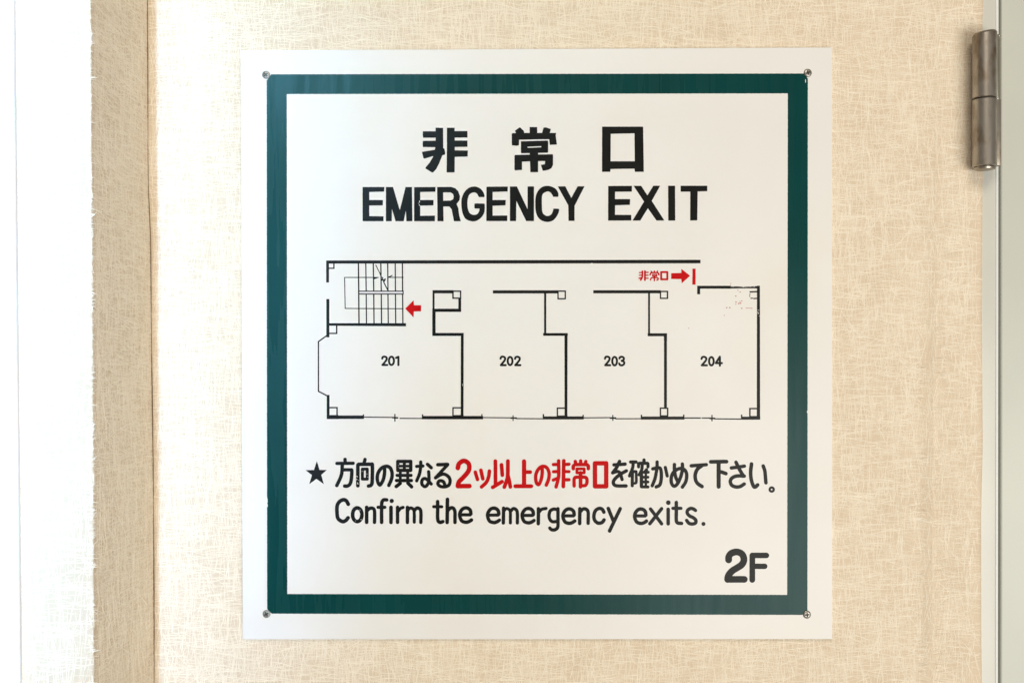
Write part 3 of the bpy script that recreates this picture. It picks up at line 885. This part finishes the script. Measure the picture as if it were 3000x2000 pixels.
ARW = 'arrow'
letter(ARW, 'Q', [P_([(1665, 983), (1810, 838), (1815, 925), (1942, 925), (1940, 1030), (1815, 1032), (1808, 1135)])], M_RED)
letter(ARW, 'X', [P_([(1190, 285), (1470, 280), (1472, 170), (1705, 355), (1480, 560), (1468, 445), (1188, 440)])], M_RED)
letter('exit_mark', 'X', [P_([(1778, 160), (1860, 160), (1858, 598), (1772, 598)])], M_RED)
letter(K, 'X', [C_(38, (395, 230), (395, 320), (388, 400), (347, 472)), L_(44, (465, 230), (465, 472)), L_(27, (312, 268), (380, 265)), L_(27, (312, 340), (380, 340)), L_(30, (302, 426), (370, 405)),
                L_(27, (480, 264), (555, 262)), L_(27, (480, 340), (552, 340)), L_(27, (480, 425), (552, 422))], M_RED, h=0.35, wob=0.1, grow=0.5)
letter(K, 'X', [L_(30, (636, 235), (655, 262)), L_(32, (725, 228), (725, 265)), L_(30, (812, 228), (795, 262)), C_(33, (607, 330), (622, 288), (660, 270), (725, 268)), C_(33, (725, 268), (800, 270), (835, 288), (850, 330)),
                Z_(26, (678, 320), (790, 320), (790, 362), (678, 362)), L_(32, (725, 370), (725, 488)), C_(30, (618, 470), (632, 425), (665, 407), (725, 405)), C_(30, (725, 405), (800, 407), (832, 430), (822, 460), (795, 474))], M_RED, h=0.35, wob=0.1, grow=0.5)
letter(K, 'X', [Z_(48, (912, 254), (1082, 254), (1082, 454), (912, 454))], M_RED, h=0.4, wob=0.1, grow=0.4)

DG = {'2': [[(0.10, 0.27), (0.2, 0.11), (0.48, 0.06), (0.78, 0.15), (0.82, 0.34), (0.6, 0.58), (0.14, 0.93)], [(0.14, 0.93), (0.93, 0.93)]],
      '0': [[(0.5 + 0.37 * math.sin(a * math.pi / 8), 0.5 - 0.43 * math.cos(a * math.pi / 8)) for a in range(17)]],
      '1': [[(0.18, 0.2), (0.70, 0.08)], [(0.72, 0.08), (0.72, 0.94)]],
      '3': [[(0.12, 0.22), (0.25, 0.09), (0.55, 0.06), (0.82, 0.18), (0.78, 0.38), (0.48, 0.47)], [(0.48, 0.47), (0.84, 0.58), (0.86, 0.80), (0.55, 0.94), (0.22, 0.90), (0.08, 0.75)]],
      '4': [[(0.66, 0.06), (0.66, 0.95)], [(0.66, 0.06), (0.08, 0.68)], [(0.08, 0.70), (0.95, 0.70)]]}


def digit(ch, x0, x1, y0, y1):
    its = []
    for s in DG[ch]:
        p = [(x0 + a * (x1 - x0), y0 + c * (y1 - y0)) for a, c in s]
        its.append(('s', 5.2, catmull(p, 6) if len(p) > 2 else p))
    ink('digit', its, M_BLACK, sign, h=0.4, wob=0.1, grow=0.55)


for ch, a, c, fr_, ya, yb in [('2', 998, 1085, 'R', 300, 435), ('0', 1090, 1184, 'R', 300, 435), ('1', 1190, 1252, 'R', 300, 435),
                              ('2', 1078, 1166, 'S', 1068, 1206), ('0', 1176, 1266, 'S', 1072, 1204), ('2', 1282, 1372, 'S', 1070, 1206),
                              ('2', 2018, 2107, 'T', 204, 343), ('0', 2118, 2208, 'T', 207, 345), ('3', 2220, 2308, 'T', 207, 343),
                              ('2', 1312, 1403, 'V', 255, 392), ('0', 1416, 1504, 'V', 258, 393), ('4', 1516, 1612, 'V', 253, 394)]:
    x0, y0, s = Fr[fr_]
    digit(ch, x0 + a / s, x0 + c / s, y0 + ya / s, y0 + yb / s)

# specks of rubbed ink in room 204
sp = []
for (X, Y, rx) in [(1890, 470, 4), (1917, 492, 5), (1863, 543, 6), (1865, 618, 6), (1863, 645, 4), (1900, 637, 6), (1922, 632, 7), (1938, 605, 5), (1915, 612, 4), (1750, 688, 6), (1788, 688, 6), (1938, 697, 6), (1272, 945, 4), (1720, 785, 4), (1800, 385, 4), (1797, 405, 3)]:
    sp.append(('s', rx * 1.5, [(X - rx * .6, Y), (X + rx * .6, Y + 1)]))
sp += [('s', 3.2, [(1990, 693), (2070, 697)])]
M_RUB = simple('rubbed_ink', (0.38, 0.04, 0.04), (0.48, 0.10, 0.10), 0.6, 200)
for it in sp:
    ink('rubbed_speck', to_px('U', [it]), M_RUB, sign, h=0.3, wob=0.15)

# ---- screws
for (px, py, rot, dy) in [(779.8, 220.2, 0.75, 0), (2366.3, 214.4, 0.35, 0), (781.3, 1796.8, 0.5, 0), (2363.8, 1798.6, 0.1, 0)]:
    c = W(px, py, YS)
    R0 = 11.6 / S
    V, F = [], []
    seg = 28
    prof = [(R0, 0.0002), (R0, -0.00045), (R0 * 0.93, -0.0008), (R0 * 0.70, -0.00105), (R0 * 0.40, -0.0012)]
    for (r, y) in prof:
        for k in range(seg):
            a = 2 * math.pi * k / seg
            V.append((c.x + r * math.cos(a), YS + y, c.z + r * math.sin(a)))
    for i in range(len(prof) - 1):
        for k in range(seg):
            k2 = (k + 1) % seg
            F.append((i * seg + k, i * seg + k2, (i + 1) * seg + k2, (i + 1) * seg + k))
    F.append(tuple((len(prof) - 1) * seg + k for k in range(seg)))
    sc = link('screw', mesh('screw', V, F, True), M_SCREW, sign)
    sc.data.set_sharp_from_angle(angle=math.radians(50))
    a = 0.17 * R0; L = 0.56 * R0; t = 0.05 * R0
    cross = [(a, a), (a, L), (-a, L), (-a, a), (-L, a), (-L, -a), (-a, -a), (-a, -L), (a, -L), (a, -a), (L, -a), (L, a)]
    ca, sa = math.cos(rot), math.sin(rot)
    V = [(c.x + x * ca - z * sa, YS - 0.00123, c.z + x * sa + z * ca) for x, z in cross]
    V += [(v[0], YS - 0.0006, v[2]) for v in V]
    F = [(0, 1, 2, 3), (3, 4, 5, 6), (6, 7, 8, 9), (9, 10, 11, 0), (0, 3, 6, 9)]
    F += [(k, (k + 1) % 12, 12 + (k + 1) % 12, 12 + k) for k in range(12)]
    link('cross_slot', mesh('cross_slot', V, F), M_SLOT, sc)
